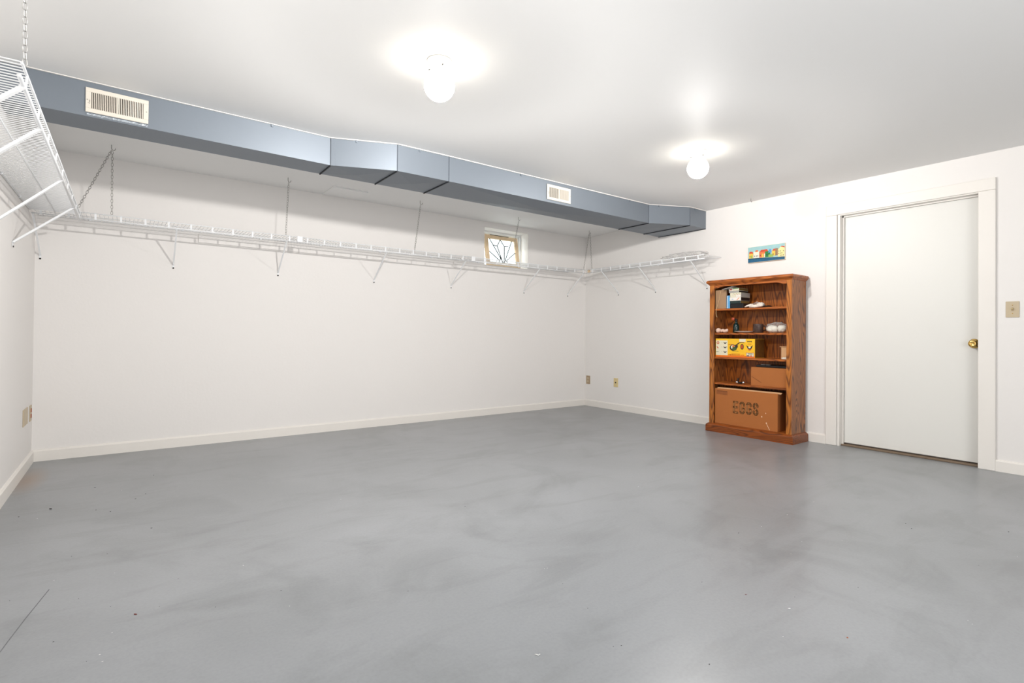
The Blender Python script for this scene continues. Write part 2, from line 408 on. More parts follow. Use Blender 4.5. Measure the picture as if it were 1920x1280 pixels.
door = bpy.data.objects.new('door_1', None); COL.objects.link(door); door['kind'] = 'structure'; door.location = (L+0.07, -3.65, 0)
lf = MB().bev(0, 0.036, 3.65-4.125, 3.65-3.192, 0.024, 2.046, 0.002).build('door_leaf', m_door, door)
kn = bpy.data.objects.new('door_knob', None)
kb = MB().lathe([(0.0,0.0),(0.035,-0.001),(0.036,-0.004),(0.030,-0.009),(0.014,-0.012),(0.0115,-0.026),(0.017,-0.033),(0.026,-0.044),(0.0275,-0.053),(0.024,-0.061),(0.014,-0.064),(0.012,-0.0625),(0.0,-0.0625)], (0, -0.435, 0.925), 'x', 32)
kb.build('door_knob', m_brass, door)

# window at the back: outer sash and glass
win = bpy.data.objects.new('window_1', None); COL.objects.link(win); win['kind'] = 'structure'; win.location = (WX0, 0.15, WZ0)
fwd = WX1-WX0; fh = WZ1-WZ0
sash = MB()
sash.bev(0, fwd, -0.012, 0.045, 0, 0.03).bev(0, fwd, -0.012, 0.045, fh-0.03, fh).bev(0, 0.03, -0.012, 0.045, 0.03, fh-0.03).bev(fwd-0.03, fwd, -0.012, 0.045, 0.03, fh-0.03)
sash.bev(0.03, fwd-0.03, 0.005, 0.03, 0.03, 0.05).bev(0.03, fwd-0.03, 0.005, 0.03, fh-0.05, fh-0.03).bev(0.03, 0.05, 0.005, 0.03, 0.05, fh-0.05).bev(fwd-0.05, fwd-0.03, 0.005, 0.03, 0.05, fh-0.05)
sash.build('window_frame', m_sill, win)
MB().box(0.045, fwd-0.045, 0.014, 0.018, 0.045, fh-0.045).build('pane', m_glass, win)
# white plaster lining of the opening
ln = MB(); e = 0.004
ln.box(-0.0, e, -0.152, 0.04, 0, fh).box(fwd-e, fwd, -0.152, 0.04, 0, fh).box(0, fwd, -0.152, 0.04, fh-e, fh).box(0, fwd, -0.152, 0.04, 0, e)
ln.build('window_lining', m_trim, win)

# cleats under the back shelf
def cleat(x0, x1, n=1):
    o = MB().bev(x0, x1, -0.013, 0.0, 1.722, 1.792, 0.0015).build('trim_%d' % n, m_wall); o['kind'] = 'structure'
cleat(1.026, 2.729, 2); cleat(3.526, 4.736, 3)

# crack in the floor
def floor_line(pts, wd, mt, name):
    mb = MB(); 
    for i in range(len(pts)-1):
        a = Vector(pts[i]+(0.0006,)); b = Vector(pts[i+1]+(0.0006,)); mb.bar(a, b, wd, 0.0012, (b-a).cross(Vector((0,0,1))))
    mb.build(name, mt, floor)
m_crack = mat('floor_crack', rgb(112, 114, 116), 0.7)
def onfloor(u, v):
    d = F_ + R2*((u-PPX)/FPX) - U2*((v-PPY)/FPX); t = -CAM.z/d.z; p = CAM + d*t; return (p.x, p.y)
floor_line([onfloor(92,1105), onfloor(48,1159), onfloor(12,1206), onfloor(-10,1236)], 0.0022, m_crack, 'floor_crack')

# ------------------------------------------------------------------ ceiling lamps
m_globe = bpy.data.materials.new('lit_opal_globe'); m_globe.use_nodes = True
_n = m_globe.node_tree; _p = _n.nodes['Principled BSDF']; _o = _n.nodes['Material Output']
_p.inputs['Base Color'].default_value = rgb(255, 250, 240); _p.inputs['Roughness'].default_value = 0.3
_p.inputs['Emission Color'].default_value = LAMP_COL+(1,); _p.inputs['Emission Strength'].default_value = LAMP
_t = _n.nodes.new('ShaderNodeBsdfTransparent'); _m = _n.nodes.new('ShaderNodeMixShader'); _m.inputs[0].default_value = 0.3   # opal glass lets most of the bulb's light through
_n.links.new(_t.outputs[0], _m.inputs[1]); _n.links.new(_p.outputs[0], _m.inputs[2]); _n.links.new(_m.outputs[0], _o.inputs[0])
m_fit = mat('white_fitter', rgb(240, 238, 232), 0.4)
lab = ['lit white globe ceiling lamp nearest the camera, beside the wide duct', 'lit white globe ceiling lamp further back, toward the bookcase']
for (x, y), lb in zip(LAMPS, lab):
    t = empty('globe_ceiling_lamp', (x, y, H), lb, 'ceiling lamp', 'globe lamps on the ceiling')
    R = 0.077
    pf = [(0.0, -0.125-R)]
    for k in range(1, 15):
        a = -PI/2 + (PI*0.80)*k/14; pf.append((R*math.cos(a), -0.125+R*math.sin(a)))
    pf.append((0.034, -0.046))
    g = MB().lathe(pf, (0,0,0), 'z', 32).build('globe', m_globe, t)
    MB().lathe([(0.0,-0.001),(0.062,-0.001),(0.063,-0.012),(0.050,-0.020),(0.045,-0.048),(0.042,-0.052),(0.036,-0.052)], (0,0,0), 'z', 32).build('fitter', m_fit, t)
    ld = bpy.data.lights.new('globe_light', 'POINT'); ld.shadow_soft_size = 0.032
    ld.energy = LAMP1_W if x < 3 else LAMP2_W; ld.color = LAMP_COL
    # angular spread of the fixture (like an IES profile): full below and level, falling off towards the ceiling plate
    ld.use_nodes = True; nt = ld.node_tree; em = nt.nodes['Emission']
    ge = nt.nodes.new('ShaderNodeNewGeometry'); sp = nt.nodes.new('ShaderNodeSeparateXYZ')
    mxx = nt.nodes.new('ShaderNodeMath'); mxx.operation = 'MAXIMUM'; mxx.inputs[1].default_value = LEVEL_Z
    dv = nt.nodes.new('ShaderNodeMath'); dv.operation = 'DIVIDE'; dv.inputs[0].default_value = LEVEL_Z
    pw = nt.nodes.new('ShaderNodeMath'); pw.operation = 'POWER'; pw.inputs[1].default_value = 3.7
    nt.links.new(ge.outputs['Incoming'], sp.inputs[0]); nt.links.new(sp.outputs[2], mxx.inputs[0]); nt.links.new(mxx.outputs[0], dv.inputs[1])
    nt.links.new(dv.outputs[0], pw.inputs[0]); nt.links.new(pw.outputs[0], em.inputs['Strength'])
    lo = bpy.data.objects.new('globe_light', ld); COL.objects.link(lo); lo.location = (x, y, H-0.128)
    for a in (0.3, 2.4, 4.5):
        MB().tube([(0.044*math.cos(a), 0.044*math.sin(a), -0.042), (0.056*math.cos(a), 0.056*math.sin(a), -0.042)], 0.003, 8).build('screw', m_screw, t)

# ------------------------------------------------------------------ the duct
ZD = 2.145
sec = [  # x of the seam, y of the front face, y of the back face
    (0.0, -1.436, -1.186), (1.684, -1.436, -1.186), (2.109, -1.614, -1.196), (2.533, -1.624, -1.203),
    (4.918, -1.645, -1.232), (5.345, -1.848, -1.235), (L, -1.852, -1.222)]
duct = empty('air_duct', (0, -1.4, ZD), 'long blue-grey painted sheet metal air duct along the ceiling', 'duct')
DO = Vector((0, -1.4, ZD))
def loc_(p): return (p[0]-DO.x, p[1]-DO.y, p[2]-DO.z)
crease = [0.0, 0.011, 0.012, 0.024, 0.006, 0.005]
for i in range(6):
    x0, f0, b0 = sec[i]; x1, f1, b1 = sec[i+1]; g = 0.0018
    xa, xb = x0+g, x1-g
    T = H if True else H
    v = [(xa,f0,ZD),(xb,f1,ZD),(xb,b1,ZD),(xa,b0,ZD),(xa,f0,T),(xb,f1,T),(xb,b1,2.336),(xa,b0,2.336), ((xa+xb)/2,(f0+f1+b0+b1)/4, ZD-crease[i])]
    fs = [(0,1,8),(1,2,8),(2,3,8),(3,0,8),(0,4,5,1),(1,5,6,2),(2,6,7,3),(3,7,4,0),(4,7,6,5)]
    MB().add([loc_(p) for p in v], fs).build('duct_section', m_duct, duct)
for i in range(1, 6):
    x, f, b = sec[i]
    MB().bar(loc_((x, f-0.001, ZD-0.0035)), loc_((x, b, ZD-0.0035)), 0.007, 0.008, (1,0,0)).build('seam_strip', m_seam, duct)
    MB().bar(loc_((x-0.002, f-0.0012, ZD)), loc_((x-0.002, f-0.0012, H-0.004)), 0.0016, 0.003, (1,0,0)).build('seam_strip', m_seamg, duct)
    x2, f2, _ = sec[i+1]; dr = Vector((x2-x, f2-f, 0)).normalized()
    a = Vector((x, f, 0)) + dr*0.016; nrm = Vector((dr.y, -dr.x, 0))*0.0015
    mb = MB(); mb.bar(loc_((a.x+nrm.x, a.y+nrm.y, ZD-0.002)), loc_((a.x+nrm.x, a.y+nrm.y, H-0.006)), 0.026, 0.003, dr)
    mb.build('drive_cleat', m_duct, duct)
# dark lip against the right wall, white caulk along the ceiling
MB().bar(loc_((L-0.003, -1.852, ZD-0.003)), loc_((L-0.003, -1.222, ZD-0.003)), 0.005, 0.006, (1,0,0)).build('seam_strip', m_seam, duct)
cl = MB()
for i in range(6):
    x0, f0, b0 = sec[i]; x1, f1, b1 = sec[i+1]
    cl.bar(loc_((x0, f0-0.004, H-0.002)), loc_((x1, f1-0.004, H-0.002)), 0.012, 0.0045, (0,1,0))
cl.build('caulk_line', m_trim, duct)
def duct_front(x):
    for i in range(6):
        if sec[i][0] <= x <= sec[i+1][0]:
            t = (x-sec[i][0])/(sec[i+1][0]-sec[i][0]); return sec[i][1]+t*(sec[i+1][1]-sec[i][1])
for x in (1.30, 1.845, 2.285, 3.235, 4.62, 5.02, 5.43):
    y = duct_front(x)-0.004
    MB().box(x-0.006, x+0.006, y-0.003+1.4, y+0.003+1.4, H-0.020-ZD, H-0.004-ZD).build('hanger_clip', m_duct, duct)
# shiny scuffed strip of bare metal under the first register
m_scuff = mat('bare_galvanised_metal', rgb(176, 184, 192), 0.25, metal=0.7, var=0.5, vscale=60, bump=0.5, bscale=90)
MB().bev(0.352, 0.628, -1.4395+1.4, -1.436+1.4, 0.006, 0.019, 0.001).build('bare_metal_strip', m_scuff, duct, label='scuffed bare metal strip below the register')

def register(name, x0, x1, z0, z1, y, label, n):
    t = empty(name, (x0, y, z0), label, 'vent', 'air registers on the duct')
    W = x1-x0; Z = z1-z0; mx, mz = 0.088*W, 0.17*Z
    fr = MB()
    yb, yf = 0.0, -0.006
    fr.bev(0, W, yf, yb, 0, mz, 0.0015).bev(0, W, yf, yb, Z-mz, Z, 0.0015).bev(0, mx, yf, yb, mz, Z-mz, 0.0015).bev(W-mx, W, yf, yb, mz, Z-mz, 0.0015)
    fr.box(W/2-0.0035, W/2+0.0035, yf, yb, mz, Z-mz)
    fr.build('frame', m_vent, t)
    MB().box(mx-0.002, W-mx+0.002, -0.0006, -0.0002, mz-0.002, Z-mz+0.002).build('grille_shade', m_dark, t)  # flat dark sheet painted as the shade inside the duct
    pitch = (W/2-mx-0.0035)/n
    for side in (0, 1):
        a = MB(); ang = (0.42 if side == 0 else -0.30)
        dx, dy = math.sin(ang)*0.0022, math.cos(ang)*0.0022
        a.bar((-dx, -dy, mz-0.001), (-dx, -dy, Z-mz+0.001), 0.0056, 0.0024 if side == 0 else 0.0036, (math.sin(ang), math.cos(ang), 0))
        me = fixn(a.mesh('slat')); me.materials.append(m_vent)
        for k in range(n):
            x = (mx if side == 0 else W/2+0.0035) + pitch*(k+0.5) + (0.0022 if side == 0 else -0.001)
            inst('slat', me, t, (x, -0.0012, 0))
    for x in (0.03*W, 0.968*W):
        MB().lathe([(0.0032, -0.006), (0.003, -0.0078), (0, -0.0082)], (x, 0, Z*0.5), 'y', 12).build('screw', m_grey, t)
    MB().box(0.062*W, 0.068*W, -0.0068, -0.005, Z*0.34, Z*0.50).build('damper_slot', m_dark, t)
    MB().bev(0.060*W, 0.070*W, -0.013, -0.006, Z*0.36, Z*0.40, 0.0008).build('damper_lever', m_vent, t)
register('air_register', 0.347, 0.631, 2.168, 2.304, -1.4375, 'cream louvred air register at the left end of the duct', 14)
register('air_register', 3.521, 3.806, 2.168, 2.303, duct_front(3.66)-0.0025, 'cream louvred air register mid-duct, nearer the small window', 14)

# ------------------------------------------------------------------ wire shelves
def wire_shelf(name, origin, along, out, length, depth, label, tab0, tabstep, gap=0.0254, drop=0.045, mid=0.5, clips=(), wr=0.0016, rr=1.0, tw=0.0125):
    """origin = wall corner of the shelf; along, out unit vectors"""
    t = empty(name, origin, label, 'shelf', 'white wire shelves on the walls')
    A = Vector(along); O = Vector(out); Zv = Vector((0,0,1))
    P = lambda a, o, z: A*a + O*o + Zv*z
    n = int(length/gap); wm = MB().tube([P(0, 0.004, 0), P(0, depth-0.002, 0), P(0, depth+0.002, -0.004), P(0, depth+0.003, -0.011)], wr, 6)
    me = fixn(wm.mesh('deck_wire')); me.materials.append(m_wire)
    for k in range(n+1):
        inst('deck_wire', me, t, A*(0.004+k*(length-0.008)/n))
    for o, r, z in ((0.006, 0.0026, -0.004), (depth*mid, 0.0026, -0.004), (depth, 0.0034, -0.0045)):
        MB().tube([P(0, o, z), P(length, o, z)], r*rr, 8).build('rail', m_wire, t)
    MB().tube([P(0, depth-0.006, -drop), P(length, depth-0.006, -drop)], 0.0052*rr, 10).build('hanging_rod', m_wire, t)
    tm = MB(); tm.bar(P(0, depth+0.001, -0.001), P(0, depth-0.003, -drop-0.003), tw, 0.004, A)
    me2 = fixn(tm.mesh('rod_tab')); me2.materials.append(m_wire)
    a = tab0
    while a < length-0.01:
        inst('rod_tab', me2, t, A*a); a += tabstep
    for a in clips:
        MB().bar(P(a-0.008, 0.006, -0.004), P(a+0.008, 0.006, -0.004), 0.014, 0.012, O).build('wall_clip', m_wire, t)
    return t
def brace(t, tip, foot, wd, th, side):
    """tip and foot in coordinates local to the shelf's empty"""
    tip = Vector(tip); foot = Vector(foot); o = t
    mb = MB(); mb.bar(tip, foot, wd, th, side); f2 = foot + Vector((0, 0, -0.022)); mb.bar(foot+Vector((0,0,0.004)), f2, wd*1.1, 0.003, side)
    b = mb.build('brace', m_wire, t)
    return b, f2
def braceset(t, o, tips, wall, wd, th):
    O = Vector(o)
    for tip, foot in tips:
        tip = Vector(tip)-O; foot = Vector(foot)-O
        side = (1,0,0) if wall == 'back' else (0,1,0)
        b, f2 = brace(t, tip, foot, wd, th, side)
        ax = {'back': 'y', 'right': 'x', 'left': 'x'}[wall]; s = {'back': -1, 'right': -1, 'left': 1}[wall]
        MB().lathe([(0.0062, 0.0), (0.0055, s*0.003), (0.0, s*0.0042)], tuple(f2+Vector((0,0,-0.002))+({'y': Vector((0,-0.0015,0)), 'x': Vector((s*0.0015,0,0))}[ax])), ax, 10).build('screw', m_screw, b)
ZS = 1.812; DP = 0.325
xs = [0.012, 1.745, 3.565, 5.31]
bl = ['white wire shelf on the back wall, leftmost length by the corner', 'white wire shelf on the back wall, middle length between joiners', 'white wire shelf on the back wall, right length under the small window']
bx = {0: (0.02, 0.851, 1.662), 1: (2.586, 3.499), 2: (4.551, 5.299)}
tabph = {0: 0.503-0.012, 1: 0.0, 2: 0.0}
shelves = []
for i in range(3):
    ph = (0.503-xs[i]) % 0.1475
    if i == 1: ph = (1.835-xs[i]) % 0.1475
    t = wire_shelf('wire_shelf', (xs[i], 0, ZS), (1,0,0), (0,-1,0), xs[i+1]-xs[i]-0.006, DP, bl[i], ph, 0.1475 if i < 2 else 0.152, clips=(0.3, 0.9, 1.5))
    braceset(t, (xs[i], 0, ZS), [((min(max(x, xs[i]+0.005), xs[i+1]-0.02), -DP+0.006, ZS-0.047), (max(x, 0.03), -0.003, 1.512)) for x in bx[i]], 'back', 0.0105, 0.007)
    shelves.append(t)
    if i: # joiner plate on the front lip
        p = MB().bev(0.0, 0.046, -DP-0.009, -DP-0.004, -0.048, 0.003, 0.001).build('joiner_plate', m_wire, t, label='small white joiner plate on the shelf lip')
ZR = 1.812
tr = wire_shelf('wire_shelf', (L, -DP-0.002, ZR), (0,-1,0), (-1,0,0), 2.04-DP, 0.325, 'short white wire shelf on the right wall above the bookcase corner', 0.125, 0.152, clips=(0.3, 0.9, 1.4))
braceset(tr, (L, -DP-0.002, ZR), [((L-0.319, y, ZR-0.047), (L-0.003, y, 1.512)) for y in (-0.602, -1.185, -1.872)], 'right', 0.0105, 0.007)
ZL = 1.788
tl = wire_shelf('wire_shelf', (0, -2.945, ZL), (0,1,0), (1,0,0), 2.945-DP-0.012, 0.273, 'white wire shelf on the left wall, seen from below at the picture edge', 0.10, 0.302, mid=0.5, clips=(0.9, 1.6, 2.2), wr=0.0021, rr=1.25, tw=0.019)
braceset(tl, (0, -2.945, ZL), [((0.268, y, ZL-0.046), (0.003, y+dy, 1.475)) for y, dy in ((-0.83, -0.11), (-1.58, 0), (-2.43, 0), (-2.86, 0))], 'left', 0.022, 0.010)

# translucent wrapped bundle lying on the right wall shelf
bag = empty('plastic_bag', (5.45, -1.72, ZR+0.002), 'crumpled clear plastic wrap lying on the right wall shelf', 'plastic bag')
MB().blob((0, 0, 0.032), (0.10, 0.27, 0.032), 40, 20, 0.16, 5, 3, flat=-0.030).build('clear_film', m_film, bag)
bb = MB()
for k in range(7):
    a = random.uniform(-0.22, 0.2)
    bb.tube([(random.uniform(-0.08,0.08), a+0.02*j, 0.012+0.028*abs(math.sin(j*0.8+k))) for j in range(6)], 0.0022, 5)
bb.build('folds', m_film, bag)

# ------------------------------------------------------------------ chains
def link_mesh(Lo=0.027, Wo=0.0150, r=0.00125):
    pts = []; h = (Lo-Wo)/2; R = Wo/2-r
    for k in range(6): a = PI*k/5; pts.append((R*math.cos(a), 0, h+R*math.sin(a)))
    for k in range(6): a = PI+PI*k/5; pts.append((R*math.cos(a), 0, -h+R*math.sin(a)))
    return fixn(MB().tube(pts, r, 6, closed=True).mesh('chain_link'))
lm_d = link_mesh(); lm_d.materials.append(m_chain)
lm_w = link_mesh(0.027, 0.0145, 0.0015); lm_w.materials.append(m_chainw)
def chain(top, bot, label, me, hook=True, sag=0.0, mt=None):
    top = Vector(top); bot = Vector(bot); t = empty('chain', top, label, 'chain', 'chains holding up the wire shelves')
    d = bot-top; ln_ = d.length; n = max(2, int(ln_/0.0212)); q = d.to_track_quat('Z', 'Y')
    for k in range(n):
        f = (k+0.5)/n; p = d*f + Vector((0, 0, -sag*4*f*(1-f)))
        o = inst('chain_link', me, t, p); o.rotation_mode = 'QUATERNION'
        o.rotation_quaternion = q @ Vector((0,0,1)).rotation_difference(Vector((0,0,1))) @ __import__('mathutils').Quaternion((0,0,1), 0.35+(PI/2 if k % 2 else 0))
    return t
def ceil_hook(x, y, z, label, size=1.0):
    s = size; pts = [(0,0,0.012),(0,0,-0.016*s)] + [(0.009*s*(1-math.cos(a)), 0, -0.016*s-0.011*s*math.sin(a)) for a in (0.5, 1.1, 1.6, 2.2, 2.8, 3.3)]
    o = MB().tube(pts, 0.0017*s, 6).build('ceiling_hook', m_chain, None, (x, y, z)); tag(o, label, 'hook', 'hooks in the ceiling'); return o
def zc(y): return H if y < -1.5 else H + (ZB-H)*(y+1.5)/1.5
hk = [(0.441, -0.364), (1.661, -0.336), (2.924, -0.358), (4.151, -0.40), (5.325, -0.375)]
hl = ['wire ceiling hook above the left end of the back shelf, holding two chains', 'wire ceiling hook left of the ceiling access panel', 'wire ceiling hook behind the widest duct bend',
      'wire ceiling hook in front of the small window', 'wire ceiling hook by the far right corner, holding two chains']
for (x, y), lb in zip(hk, hl): ceil_hook(x, y, zc(y)-0.002, lb, 1.35)
chain((0.446, -0.362, 2.272), (0.448, -DP, ZS+0.003), 'grey chain hanging straight down to the left length of back shelf', lm_d)
chain((0.440, -0.368, 2.272), (0.276, -0.60, ZL+0.003), 'grey chain slanting down left to the end of the left wall shelf', lm_d)
chain((1.667, -0.335, 2.272), (1.651, -DP, ZS+0.003), 'grey chain above the first shelf joiner, left of the access panel', lm_d)
chain((2.929, -0.357, 2.272), (2.885, -DP, ZS+0.003), 'grey chain holding the middle back shelf under the duct bend', lm_d)
chain((4.155, -0.40, 2.272), (4.11, -DP, ZS+0.003), 'grey chain hanging in front of the small window', lm_d)
chain((5.322, -0.372, 2.272), (5.279, -DP, ZS+0.003), 'left chain of the pair hanging by the far right corner', lm_d)
chain((5.334, -0.378, 2.272), (5.316, -0.435, ZR+0.003), 'right chain of the pair hanging by the far right corner', lm_d)
chain((0.272, -2.93, H-0.004), (0.274, -2.90, ZL+0.004), 'pale chain at the top left holding the near end of the left shelf', lm_w)
ceil_hook(5.516, -2.427, H-0.002, 'small empty wire hook in the ceiling above the painting', 1.2)
oc = MB().bev(-0.012, 0.012, -0.016, 0.014, -0.04, 0.012, 0.002).build('corner_bracket', m_frame, None, (5.35, -0.348, ZS-0.004))
tag(oc, 'tan bracket joining the shelves in the far right corner', 'bracket')

# ------------------------------------------------------------------ leaded glass panel in the window
PW, PH = 0.505, 0.41
pan = empty('leaded_glass_panel', (4.020, 0.052, WZ0+0.006), 'pine-framed leaded glass panel leaning in the small window', 'glass panel')
pan.rotation_euler = (-0.17, 0, 0)
MB().bev(0, 0.052, -0.013, 0.013, 0, PH).build('frame_stile', m_frame, pan); MB().bev(PW-0.050, PW, -0.013, 0.013, 0, PH).build('frame_stile', m_frame, pan)
MB().bev(0.052, PW-0.050, -0.013, 0.013, PH-0.048, PH).build('frame_rail', m_frame, pan); MB().bev(0.052, PW-0.050, -0.013, 0.013, 0, 0.062).build('frame_rail', m_frame, pan)
GX0, GX1, GZ0, GZ1 = 0.052, PW-0.05, 0.062, PH-0.048
MB().box(GX0, GX1, -0.0015, 0.0015, GZ0, GZ1).build('leaded_pane', m_glass, pan)
def G(u, v): return (GX0+(GX1-GX0)*u, -0.0025, GZ1-(GZ1-GZ0)*v)
cames = [((.06,0),(.50,.98)), ((.90,0),(.54,.98)), ((.46,0),(.325,.28)), ((.325,.28),(.48,.97)), ((.46,0),(.60,.27)), ((.60,.27),(.53,.97)),
         ((.18,.27),(.325,.28)), ((.60,.27),(.76,.26)), ((0,.53),(.37,.90)), ((.41,.80),(.33,1)), ((1,.49),(.64,.86)), ((.585,.82),(.68,1))]
for (a, b) in cames: MB().bar(G(*a), G(*b), 0.0085, 0.006, (0.3, 0, 1) if abs(a[0]-b[0]) > abs(a[1]-b[1]) else (1, 0, 0.01)).build('lead_came', m_lead, pan)
cb = MB().box(0.08, PW-0.14, -0.0145, -0.0125, PH-0.006, PH+0.0015).build('chipped_edge', m_screw, pan)

# ------------------------------------------------------------------ wall plates
def plate(name, c, n, wd, ht, mt, label, cat='wall plate'):
    """c on the wall, n = 'right' or 'left' wall"""
    t = empty(name, c, label, cat); s = -1 if n == 'right' else 1
    MB().bev(0, s*0.0055, -wd/2, wd/2, -ht/2, ht/2, 0.0018).build('cover', mt, t); return t, s
t, s = plate('light_switch', (L, -4.307, 1.175), 'right', 0.072, 0.114, m_plate, 'beige toggle light switch right of the door', 'light switch')
MB().bev(s*0.005, s*0.0068, -0.006, 0.006, -0.013, 0.013, 0.0006).build('toggle_slot', m_platet, t)
MB().prism([(0,-0.004),(0.016,0.004),(0.017,0.009),(0,0.008)], (-0.005,-0.004,0), (-1,0,0), (0,0,1), (0,0.008,0)).build('toggle', m_platey, t)
for z in (-0.03, 0.03): MB().lathe([(0.0035, s*0.005), (0.003, s*0.0066), (0, s*0.007)], (0,0,z), 'x', 10).build('screw', m_brass, t)
t, s = plate('cable_outlet', (L, -0.568, 0.355), 'right', 0.074, 0.114, m_platey, 'ivory cable outlet low on the right wall with a centre hole', 'outlet')
MB().lathe([(0.009, s*0.005), (0.009, s*0.010), (0.004, s*0.010), (0.0, s*0.006)], (0,0,0), 'x', 14).build('coaxial_jack', m_screw, t)
for z in (-0.042, 0.042): MB().lathe([(0.003, s*0.005), (0.0, s*0.0068)], (0,0,z), 'x', 8).build('screw', m_brass, t)
t, s = plate('power_outlet', (L, -0.068, 0.354), 'right', 0.074, 0.114, m_platet, 'tan wall outlet low down right beside the far corner', 'outlet')
for z in (-0.02, 0.02): MB().bev(s*0.005, s*0.0072, -0.016, 0.016, z-0.014, z+0.014, 0.003).build('receptacle', m_plate, t)
t, s = plate('blank_plate', (0, -0.345, 0.372), 'left', 0.19, 0.114, m_plate, 'wide beige blank plate low on the left wall', 'wall plate')
for y in (-0.046, 0.046): MB().box(s*0.0052, s*0.0062, y-0.0012, y+0.0012, -0.055, 0.055).build('seam', m_platet, t)
t, s = plate('power_outlet', (0, -0.105, 0.368), 'left', 0.074, 0.114, m_plate, 'beige outlet with red-brown sockets in the left corner', 'outlet')
for z in (-0.02, 0.02): MB().bev(s*0.005, s*0.0075, -0.017, 0.017, z-0.014, z+0.014, 0.003).build('receptacle', m_rustsock, t)

# ------------------------------------------------------------------ painting
pt = empty('canvas_painting', (L, -2.5295, 1.711), 'small wide painting of colourful waterfront houses above the bookcase', 'painting')
PWD, PHT, PTH = 0.369, 0.160, 0.020
m_canvas = mat('canvas_edge', rgb(226, 214, 190), 0.7)
MB().bev(-PTH, 0, -PWD/2, PWD/2, 0, PHT, 0.0015).build('canvas', m_canvas, pt)
def paint(poly, mt, d, name='painted_shape'):
    """poly in 0..1 across and 0..1 up on the canvas front"""
    x = -PTH-0.0004*d
    MB().add([(x, PWD/2-a*PWD, b*PHT) for a, b in poly], [tuple(range(len(poly)))]).build(name, mt, pt)
def pm(c, r=0.6, v=0.12): return mat('paint_%d_%d_%d' % c, rgb(*c), r, var=v, vscale=45)
sky = pm((158, 200, 202)); sea = pm((36, 96, 132), 0.4, 0.35); dk = pm((30, 44, 56)); rd = pm((206, 74, 44)); yl = pm((240, 196, 84)); cr = pm((246, 226, 160)); gn = pm((44, 128, 66)); bu = pm((90, 152, 214)); wt = pm((240, 232, 214)); og = pm((226, 120, 70)); gy = pm((150, 120, 92)); lg = pm((150, 180, 90))
R_ = lambda a, b, c, d: [(a,c),(b,c),(b,d),(a,d)]
paint(R_(0.004,0.996,0.02,0.985), sky, 1, 'painted_sky')
paint([(0.004,0.02),(0.996,0.02),(0.996,0.16),(0.004,0.27)], sea, 2, 'painted_sea'); paint([(0.004,0.25),(0.996,0.14),(0.996,0.17),(0.004,0.29)], dk, 3)
paint(R_(0.03,0.15,0.29,0.62), yl, 3); paint([(0.03,0.60),(0.15,0.57),(0.13,0.70),(0.05,0.72)], rd, 4)
paint(R_(0.08,0.13,0.30,0.46), lg, 5)
paint(R_(0.16,0.31,0.28,0.68), wt, 3); paint([(0.20,0.66),(0.29,0.66),(0.28,0.76),(0.22,0.76)], og, 4)
paint(R_(0.32,0.50,0.27,0.66), og, 3); paint([(0.33,0.62),(0.56,0.62),(0.53,0.75),(0.37,0.75)], rd, 4)
paint(R_(0.39,0.43,0.28,0.50), yl, 5); paint(R_(0.45,0.48,0.28,0.50), wt, 5)
paint(R_(0.48,0.62,0.26,0.62), gn, 6); paint([(0.56,0.52),(0.66,0.52),(0.63,0.74),(0.60,0.74)], bu, 7)
paint(R_(0.57,0.70,0.24,0.40), lg, 7); paint(R_(0.66,0.77,0.30,0.62), yl, 4); paint([(0.68,0.60),(0.77,0.60),(0.74,0.72),(0.70,0.72)], rd, 5)
paint(R_(0.75,0.82,0.30,0.74), gy, 6)
paint([(0.82,0.20),(0.994,0.19),(0.994,0.70),(0.95,0.82),(0.90,0.82),(0.82,0.62)], cr, 7); paint([(0.89,0.80),(0.994,0.72),(0.994,0.80),(0.91,0.84)], rd, 8)
for i, a in enumerate((0.845, 0.885, 0.925, 0.965)):
    for j, b in enumerate((0.27, 0.40, 0.53)):
        if (i+j) % 4: paint(R_(a-0.009, a+0.009, b-0.02, b+0.03), dk, 9)
for a in (0.06, 0.19, 0.24, 0.28, 0.35, 0.52, 0.56, 0.70): paint(R_(a-0.008, a+0.008, 0.36, 0.44), dk, 9)

# ------------------------------------------------------------------ bookcase
bc = empty('bookcase', (5.32, -2.508, 0), 'oak bookcase with scalloped top rail against the right wall', 'bookcase')
BO = Vector((5.32, -2.508, 0))
def bp(name, mb, mt): 
    mb.v = [(x-BO.x, y-BO.y, z-BO.z) for x, y, z in mb.v]; return mb.build(name, mt, bc)
YL, YR, XFc, XB = -2.095, -2.909, 5.335, 5.613
bp('side_panel', MB().box(XFc+0.018, XB, YL-0.018, YL, 0.07, 1.492), m_oakside)
bp('side_panel', MB().box(XFc+0.018, XB, YR, YR+0.018, 0.07, 1.492), m_oakside)
bp('back_panel', MB().box(XB-0.008, XB, YR+0.018, YL-0.018, 0.07, 1.492), m_oakback)
bp('stile', MB().bev(XFc, XFc+0.019, -2.143, YL+0.001, 0.07, 1.492, 0.002), m_oakz)
bp('stile', MB().bev(XFc, XFc+0.019, YR-0.001, -2.863, 0.07, 1.492, 0.002), m_oakz)
# scalloped rail
wd_ = 2.863-2.143; pl_ = [(0, 0.042), (0, 0.0), (0.030, 0.0), (0.045, 0.003), (0.066, 0.010), (0.09, 0.0145), (0.12, 0.016)]
pl_ += [(wd_-0.12, 0.016), (wd_-0.09, 0.0145), (wd_-0.066, 0.010), (wd_-0.045, 0.003), (wd_-0.030, 0.0), (wd_, 0.0), (wd_, 0.042)]
bp('top_rail', MB().prism(pl_, (XFc+0.002, -2.143, 1.450), (0,-1,0), (0,0,1), (0.016,0,0)), m_oaky)
